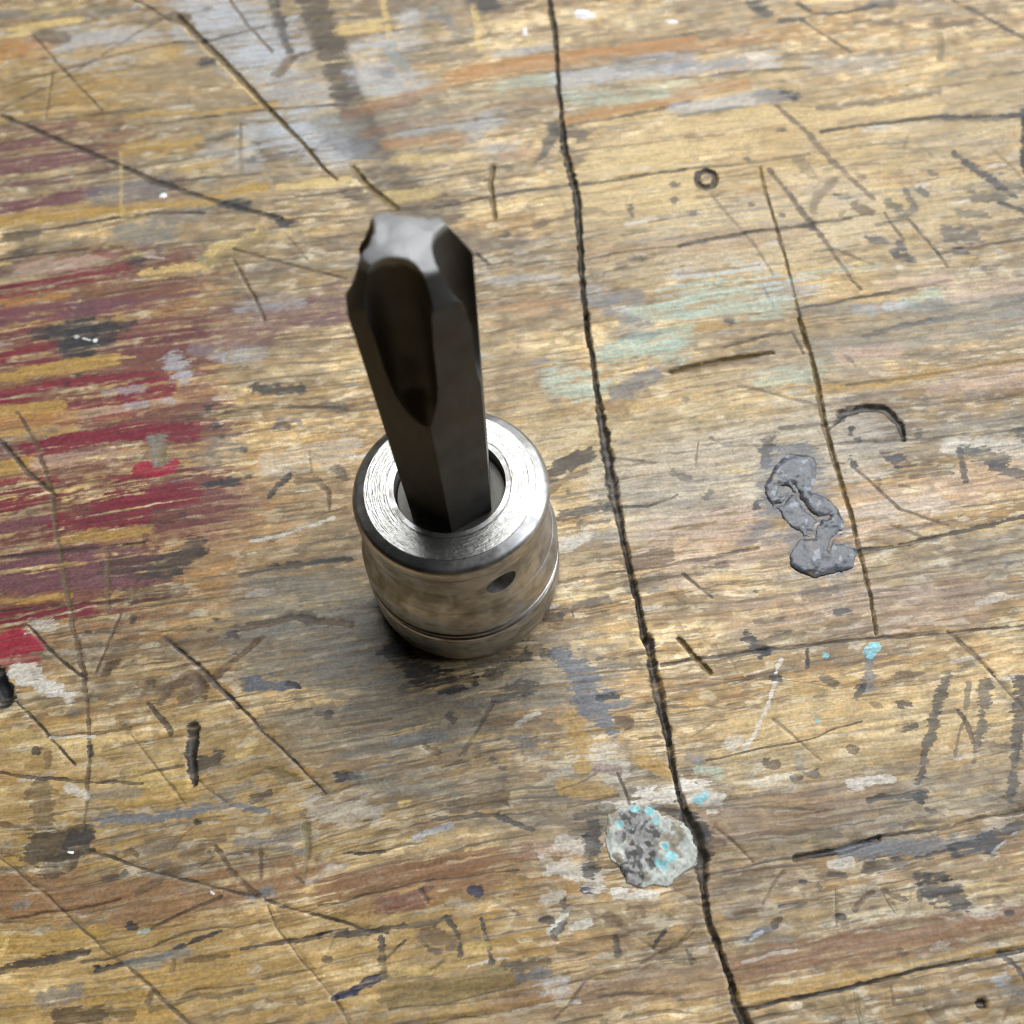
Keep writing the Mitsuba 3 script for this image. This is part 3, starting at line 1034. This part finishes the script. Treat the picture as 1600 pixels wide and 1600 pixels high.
# ------------------------------------------------------------------ filler plug and dried lumps on the board
def lump(outline, height, seed, step=.09, rough=.35, sink=.25, bulge=1.0, grow=.01):
    """A ragged, low lump with the given outline (mm): a height field over its own area, closed below."""
    from shapely.geometry import Polygon
    from shapely import contains_xy, distance, points
    poly = Polygon(outline).buffer(grow)
    if poly.geom_type != 'Polygon':
        poly = max(poly.geoms, key=lambda g: g.area)
    x0, y0, x1, y1 = poly.bounds
    gx, gy = np.meshgrid(np.arange(x0 - step, x1 + 2 * step, step), np.arange(y0 - step, y1 + 2 * step, step))
    wx, wy = gx + .35 * (ff(gx / .9, gy / .9, seed, 2) - .5), gy + .35 * (ff(gx / .9, gy / .9, seed + 5, 2) - .5)
    ins = contains_xy(poly, wx.ravel(), wy.ravel()).reshape(gx.shape)
    d = distance(poly.exterior, points(wx.ravel(), wy.ravel())).reshape(gx.shape) * np.where(ins, 1, -1)
    h = height * (1 - np.exp(-np.maximum(d, 0) / (.45 * bulge))) + rough * (ff(gx / 1.1, gy / 1.1, seed + 9, 4) - .45) * np.clip(d / .5, 0, 1)
    h = np.where(d > 0, np.maximum(h, .03), -sink)
    keep = d > -step * 1.5
    ii = np.arange(gx.size).reshape(gx.shape)
    q = np.stack([ii[:-1, :-1], ii[:-1, 1:], ii[1:, 1:], ii[1:, :-1]], -1).reshape(-1, 4)
    q = q[keep.ravel()[q].all(1)]
    vv = np.stack([gx, gy, h], -1).reshape(-1, 3) * MM
    f = np.vstack([q[:, [0, 1, 2]], q[:, [0, 2, 3]]])
    m = trimesh.Trimesh(vv, f, process=False)
    m.remove_unreferenced_vertices()
    return m


def blob_at(p, spots):
    m = mi.Float(0)
    for sx, sy, sr in spots:
        d = dr.sqrt(dr.square(p.x * 1000 - sx) + dr.square(p.y * 1000 - sy)) + .9 * (f2(p.x * 1100, p.y * 1100, 120, 3) - .5)
        m = dr.maximum(m, 1 - smoothstep(sr * .75, sr * 1.05, d))
    return m


PLUG_DARK = [[10.55, -24.89, 1.5], [11.32, -25.9, 1.3], [10.42, -27.28, 1.5], [9.3, -28.79, 1.3], [9.21, -25.55, 0.8], [11.06, -28.34, 0.6]]
PLUG_CYAN = [[12.56, -26.98, 0.5], [12.74, -27.86, 0.55], [11.93, -28.39, 0.6], [12.25, -24.89, 0.42], [11.92, -24.14, 0.4], [10.71, -23.69, 0.38], [9.28, -24.78, 0.45], [10.27, -25.24, 0.24]]


def plug_colour(p, n, uv):
    x, y = p.x * 1000, p.y * 1000
    c = mix((.36, .38, .34), (.62, .64, .58), f2(x / .9, y / .9, 100, 3))
    c = mix(c, (.25, .20, .13), .75 * smoothstep(.50, .62, f2(x / .8, y / .7, 108, 4)))
    g = blob_at(p, PLUG_DARK)
    c = mix(c, mix((.075, .075, .07), (.32, .31, .30), smoothstep(.40, .64, f2(x / .42, y / .42, 104, 3))), .93 * g)
    c = mix(c, mix((.16, .44, .47), (.42, .66, .66), f2(x / .3, y / .3, 112, 2)), blob_at(p, PLUG_CYAN))
    return c * (.8 + .4 * n2(x / .2, y / .2, 116))


def putty_colour(p, n, uv):
    x, y = p.x * 1000, p.y * 1000
    c = mix((.060, .064, .072), (.105, .112, .125), f2(x / 1.2, y / 1.2, 130, 3))
    c = mix(c, (.27, .29, .32), .8 * smoothstep(.58, .72, f2(x / .6, y / .6, 134, 3)))
    c = mix(c, (.20, .15, .07), .6 * smoothstep(.70, .80, f2(x / .9, y / .9, 138, 3)))
    return c * (.8 + .4 * n2(x / .18, y / .18, 142))


scene['filler_plaster'] = {'type': 'twosided', 'bsdf': {'type': 'principled', 'base_color': proc(plug_colour), 'roughness': .7, 'specular': .3}}
scene['putty_paint'] = {'type': 'twosided', 'bsdf': {'type': 'principled', 'base_color': proc(putty_colour), 'roughness': .27, 'specular': .55}}
PLUG = [[15.06, -27.4], [14.98, -27.9], [14.85, -28.4], [14.5, -28.79], [14.06, -29.09], [13.52, -29.23], [13.08, -29.41], [12.7, -29.65], [12.35, -30.01], [11.91, -30.2], [11.42, -30.03], [11.0, -29.78], [10.6, -29.72], [10.09, -29.93], [9.68, -29.77], [9.36, -29.48], [8.92, -29.33], [8.8, -28.86], [8.65, -28.49], [8.5, -28.13], [8.32, -27.79], [7.95, -27.48], [7.82, -27.06], [7.83, -26.63], [7.8, -26.18], [7.87, -25.73], [8.18, -25.36], [8.11, -24.78], [8.29, -24.28], [8.51, -23.74], [9.04, -23.52], [9.53, -23.28], [10.1, -23.28], [10.62, -23.32], [11.11, -23.4], [11.57, -23.37], [11.98, -23.61], [12.32, -23.94], [12.65, -24.15], [12.81, -24.58], [13.27, -24.58], [13.65, -24.74], [13.86, -25.06], [14.46, -25.19], [14.58, -25.61], [14.83, -26.0], [14.94, -26.45], [14.84, -26.91]]
PUTTY = [[[30.08, 4.56], [30.81, 5.64], [32.01, 6.9], [33.29, 7.66], [34.45, 7.31], [35.33, 6.77], [35.15, 5.68], [34.6, 4.44], [33.79, 3.5], [33.16, 3.13], [32.56, 3.85], [32.31, 4.38], [31.36, 4.68], [30.67, 4.09], [30.66, 3.01], [30.27, 2.36], [30.04, 3.36]], [[30.75, 2.27], [31.77, 3.28], [32.39, 3.28], [32.8, 2.6], [33.0, 1.26], [33.52, 0.34], [34.61, 0.26], [33.95, -0.55], [32.64, -0.54], [31.78, -0.72], [31.21, 0.08], [30.9, 1.07]], [[33.16, 3.13], [34.29, 2.8], [35.24, 1.91], [35.69, 0.76], [35.81, -0.43], [35.75, -1.23], [35.13, -1.58], [34.96, -0.85], [34.84, 0.33], [33.78, 0.53], [33.19, 1.23]], [[33.07, -1.42], [34.01, -0.68], [34.98, -0.16], [35.53, -0.96], [34.94, -1.54], [34.16, -2.42], [33.75, -3.36], [32.85, -3.08], [32.93, -2.19]], [[30.2, -3.27], [31.06, -2.42], [31.67, -1.73], [32.49, -1.66], [32.38, -2.66], [33.12, -3.47], [34.45, -3.04], [35.43, -3.11], [35.84, -3.97], [35.31, -4.99], [34.26, -5.46], [33.08, -5.46], [31.65, -5.63], [30.69, -4.91], [30.01, -4.24]]]
PUTTY_CRACKS = [[[32.66, 4.19], [32.7, 2.62], [33.12, 1.0], [33.68, 0.2], [34.74, 0.35]], [[33.78, 0.18], [33.34, -0.55], [32.73, -1.7], [30.98, -1.38], [30.44, -0.48]], [[33.79, -3.26], [34.45, -2.13], [35.26, -1.49], [36.13, -1.3]], [[30.27, 2.36], [30.88, 2.37], [32.03, 3.47], [32.77, 3.21]]]
scene['workbench__filler_plug'] = ply(lump(PLUG, .09, 11, rough=.6, bulge=.6, sink=.4), 'filler_plaster', smooth=True)
labels['workbench__filler_plug'] = {'label': 'round plug of whitish filler flecked with turquoise and grey'}
from shapely.geometry import Polygon, LineString
from shapely.ops import unary_union
smear = unary_union([Polygon(o).buffer(.55) for o in PUTTY]).buffer(-.30)
cracks = unary_union([LineString(c).buffer(.13) for c in PUTTY_CRACKS])
pieces = smear.difference(cracks)
pieces = sorted((g for g in getattr(pieces, 'geoms', [pieces]) if g.area > .6), key=lambda g: -g.area)
for k, g in enumerate(pieces):
    scene['dried_putty__piece' + (f'_{k:03d}' if k else '')] = ply(lump(g.exterior, .20, 21 + 7 * k, rough=.30, bulge=.8), 'putty_paint', smooth=True)
labels['dried_putty'] = {'label': 'cracked blue grey lump of dried putty stuck to the board right of the socket', 'category': 'putty'}


# ------------------------------------------------------------------ the socket
def lathe(profile, n=256):
    """Solid of revolution about z from (r, z) points, in socket radii."""
    return m3.CrossSection([np.array(profile, float)]).revolve(n).scale([U, U, U])


def to_tm(m):
    mesh = m.to_mesh()
    return trimesh.Trimesh(mesh.vert_properties[:, :3], mesh.tri_verts, process=False)


def arc(cx, cz, r, a0, a1, n=8):
    return [(cx + r * math.cos(math.radians(a)), cz + r * math.sin(math.radians(a))) for a in np.linspace(a0, a1, n)]


def chrome_colour(p, n, uv):
    x, y, z = p.x * 1000, p.y * 1000, p.z * 1000
    a = dr.atan2(y, x) * 8
    grime = mikit.fbm(x / 2.2, y / 2.2, z / 1.6, 4)
    c = mix((.56, .555, .55), (.36, .345, .32), smoothstep(.35, .7, grime))
    c = mix(c, (.24, .215, .18), .6 * smoothstep(.48, .76, mikit.fbm(x / 1.1, y / 1.1, z / .7 + 40, 4)))
    return mix(c, (.70, .70, .70), .40 * smoothstep(.50, .78, f2(a / .9, z / 3.5, 150, 3)))


def chrome_rough(p, n, uv):
    x, y, z = p.x * 1000, p.y * 1000, p.z * 1000
    return .30 + .20 * smoothstep(.35, .7, mikit.fbm(x / 2.2, y / 2.2, z / 1.6, 4)) + .06 * mikit.noise(x * 4, y * 4, z * 4)


def chrome_bump(p, n, uv):
    x, y, z = p.x * 1000, p.y * 1000, p.z * 1000
    return 1e-5 * (2.0 * mikit.fbm(x / 2.4, y / 2.4, z / 2.4, 2) + .5 * mikit.fbm(x * 1.6, y * 1.6, z * 1.6, 2))


def rim_bump(p, n, uv):
    x, y = p.x * 1000, p.y * 1000
    r = dr.sqrt(x * x + y * y) + .05 * mikit.noise(x / 2, y / 2)
    a = dr.atan2(y, x)
    return 1e-5 * (1.1 * n2(r * 10, a * 3.0, 160) + 1.3 * n2(r * 12, a * 12.0, 163) + .7 * n2(x * 6, y * 6, 166))


def rim_colour(p, n, uv):
    x, y = p.x * 1000, p.y * 1000
    r, a = dr.sqrt(x * x + y * y), dr.atan2(y, x)
    c = mix((.33, .326, .31), (.47, .465, .445), f2(r * 3, a * 9, 170, 3))
    return mix(c, (.20, .18, .13), .55 * smoothstep(.54, .72, f2(r * 9, a * 34, 174, 3)))


def bit_colour(p, n, uv):
    x, y, z = p.x * 1000, p.y * 1000, p.z * 1000
    c = mix((.034, .0335, .031), (.080, .079, .074), mikit.fbm(x / 1.3, y / 1.3, z / 2.0, 3))
    c = mix(c, (.065, .048, .032), .40 * smoothstep(.52, .7, mikit.fbm(x / 1.0, y / 1.0, z / 1.8 + 30, 4)))
    # bare metal where the tip has been worn in use
    return mix(c, (.33, .33, .325), .9 * smoothstep(42.3, 42.9, z + 0.9 * (mikit.fbm(x * 1.2, y * 1.2, z * 1.2, 3) - .5)))


def bit_bump(p, n, uv):
    x, y, z = p.x * 1000, p.y * 1000, p.z * 1000
    return 1e-5 * (4.5 * mikit.fbm(x * .9, y * .9, z * .7, 3) + .9 * mikit.noise(x * 5, y * 5, z * 5))


def metal(colour, rough, bump, metallic=1.0, specular=.5):
    b = {'type': 'principled', 'base_color': proc(colour), 'metallic': metallic, 'specular': specular,
         'roughness': proc(rough) if callable(rough) else rough}
    return {'type': 'twosided', 'bsdf': {'type': 'bumpmap', 'scale': 1.0, 'tex': proc(bump, eps=3e-5), 'nested': b}}


scene['chrome'] = metal(chrome_colour, chrome_rough, chrome_bump)
scene['turned_steel'] = metal(rim_colour, .36, rim_bump)
scene['worn_steel'] = {'type': 'twosided', 'bsdf': {'type': 'principled', 'base_color': {'type': 'rgb', 'value': [.12, .115, .10]}, 'roughness': .45, 'metallic': .5}}
scene['dark_steel'] = metal(bit_colour, .42, bit_bump, .22, .28)

# sleeve: rounded top edge, a slight waist, the retaining hole drilled through
sleeve = lathe([(.50, .90), (1.02, .90), (1.0, .98), (.975, 1.08), (.966, 1.2), (.968, 1.52), (.975, 1.545), (.992, 1.565), (.998, 1.60),
                *arc(.905, 1.66, .094, 5, 75, 9), (.872, 1.776), (.862, 1.780), (.50, 1.780)])
bore = m3.Manifold.cylinder(1.0 * U, .565 * U, .565 * U, 160).translate([0, 0, 1.3 * U])
HOLE_AZ, HOLE_Z, HOLE_R = -68.0, 1.22, .15
drill = m3.Manifold.cylinder(1.3 * U, HOLE_R * U, HOLE_R * U, 48).scale([1, 1.15, 1]).rotate([0, 90, 0]).translate([.45 * U, 0, HOLE_Z * U]).rotate([0, 0, HOLE_AZ])
scene['bit_socket__sleeve'] = ply(to_tm(sleeve - bore - drill), 'chrome', smooth=35)
# drive body with its groove near the foot
body = lathe([(0, -.27), (.97, -.27), (1.02, -.245), (1.055, -.19), (1.075, -.08), (1.082, .10), (1.082, .33), (1.068, .36), (1.045, .375), (1.045, .40), (1.070, .415), (1.072, .455),
              (1.050, .47), (1.050, .49), (1.072, .51), (1.073, .62), (1.066, .76), (1.045, .86), (1.02, .905), (.96, .93), (0, .93)])
scene['bit_socket__drive_body'] = ply(to_tm(body), 'chrome', smooth=35)
# the turned face of the rim, with tool rings, a chamfer into the bore, and the dark collar of the bit that fills it
rr = np.linspace(.628, .862, 46)
rg = np.random.default_rng(3)
ring = [(.566, 1.345), (.566, 1.750), (.574, 1.764), (.592, 1.768), (.598, 1.776), (.618, 1.7815)] + [(r, 1.7835 + .0008 * rg.uniform(-1, 1)) for r in rr] + [(.868, 1.777), (.87, 1.60), (.60, 1.345)]
scene['bit_socket__rim_face'] = ply(to_tm(lathe(ring[::-1])), 'turned_steel', smooth=30)
floor = lathe([(0, 1.35), (.5645, 1.35), (.5645, 1.60), (.545, 1.615), (.50, 1.605), (0, 1.605)])
scene['bit_socket__bit_collar'] = ply(to_tm(floor), 'worn_steel', smooth=35)
core = lathe([(0, .95), (.44, .95), (.44, 1.49), (0, 1.49)])
pin = m3.Manifold.cylinder(.2 * U, HOLE_R * .85 * U, HOLE_R * .85 * U, 32).rotate([0, 90, 0]).translate([.62 * U, 0, HOLE_Z * U]).rotate([0, 0, HOLE_AZ])
scene['bit_socket__retaining_pin'] = ply(to_tm(pin), 'chrome', smooth=35)

# ------------------------------------------------------------------ the bit
AL = math.radians(-96.3)
Z0, Z1, FL = 1.25, 5.16, .0638


def hexring(z):
    R = .468 * (1 + FL * (z - 1.78))
    return [(R * math.cos(AL + k * math.pi / 3), R * math.sin(AL + k * math.pi / 3), z) for k in range(6)]


shank = m3.Manifold.hull_points(np.array(hexring(Z0) + hexring(Z1)))
cone = m3.Manifold.cylinder(2.2, 1.415, .315, 96).translate([0, 0, 2.93])       # 26.5 degrees to the blunt end
bit = shank ^ (cone + m3.Manifold.cylinder(2.0, 1.0, 1.0, 96).translate([0, 0, 1.2]))
FLUTES = [math.radians(-107 + 90 * k) for k in range(4)]
for a in FLUTES:
    def at(r, z):
        return np.array([r * math.cos(a), r * math.sin(a), z])
    # (depth of the flute's floor from the axis, height, radius of the cutter)
    path = [(.225, 5.8, .36), (.222, 5.12, .315), (.195, 4.80, .25), (.18, 4.45, .225), (.22, 4.10, .21), (.30, 3.82, .19), (.45, 3.56, .16), (.70, 3.34, .14)]
    balls = [m3.Manifold.sphere(rc, 72).translate(at(r + rc, z)) for r, z, rc in path]
    for b0, b1 in zip(balls[:-1], balls[1:]):
        bit = bit - m3.Manifold.batch_hull([b0, b1])
dome = m3.Manifold.batch_hull([m3.Manifold.sphere(1.3, 160).translate([-.01, -.02, 5.13 - 1.3]), m3.Manifold.cylinder(2.5, 1.3, 1.3, 64).translate([0, 0, 1.1])])
bit = (bit ^ dome).refine_to_length(.028)
tm = to_tm(bit)
tm.merge_vertices()
trimesh.smoothing.filter_taubin(tm, lamb=.5, nu=.52, iterations=3)
# the worn end: dents and a sloped front right corner, shaped for its highlight
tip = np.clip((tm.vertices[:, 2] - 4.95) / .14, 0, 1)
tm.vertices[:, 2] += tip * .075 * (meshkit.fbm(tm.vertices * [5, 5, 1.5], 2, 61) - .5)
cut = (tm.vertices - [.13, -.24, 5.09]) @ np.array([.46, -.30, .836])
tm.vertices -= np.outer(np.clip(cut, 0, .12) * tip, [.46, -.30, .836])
tm.vertices *= U
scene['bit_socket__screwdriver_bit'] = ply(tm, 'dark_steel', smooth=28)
for k in [k for k in scene if k.startswith('bit_socket__')]:
    scene[k]['to_world'] = T().translate([0, 0, .27 * U])
labels['bit_socket'] = {'label': 'chrome socket standing on the scratched workbench with a dark screwdriver bit pointing up', 'category': 'bit socket'}
labels['bit_socket__screwdriver_bit'] = {'label': 'dark fluted steel bit with a worn blunt bright tip'}
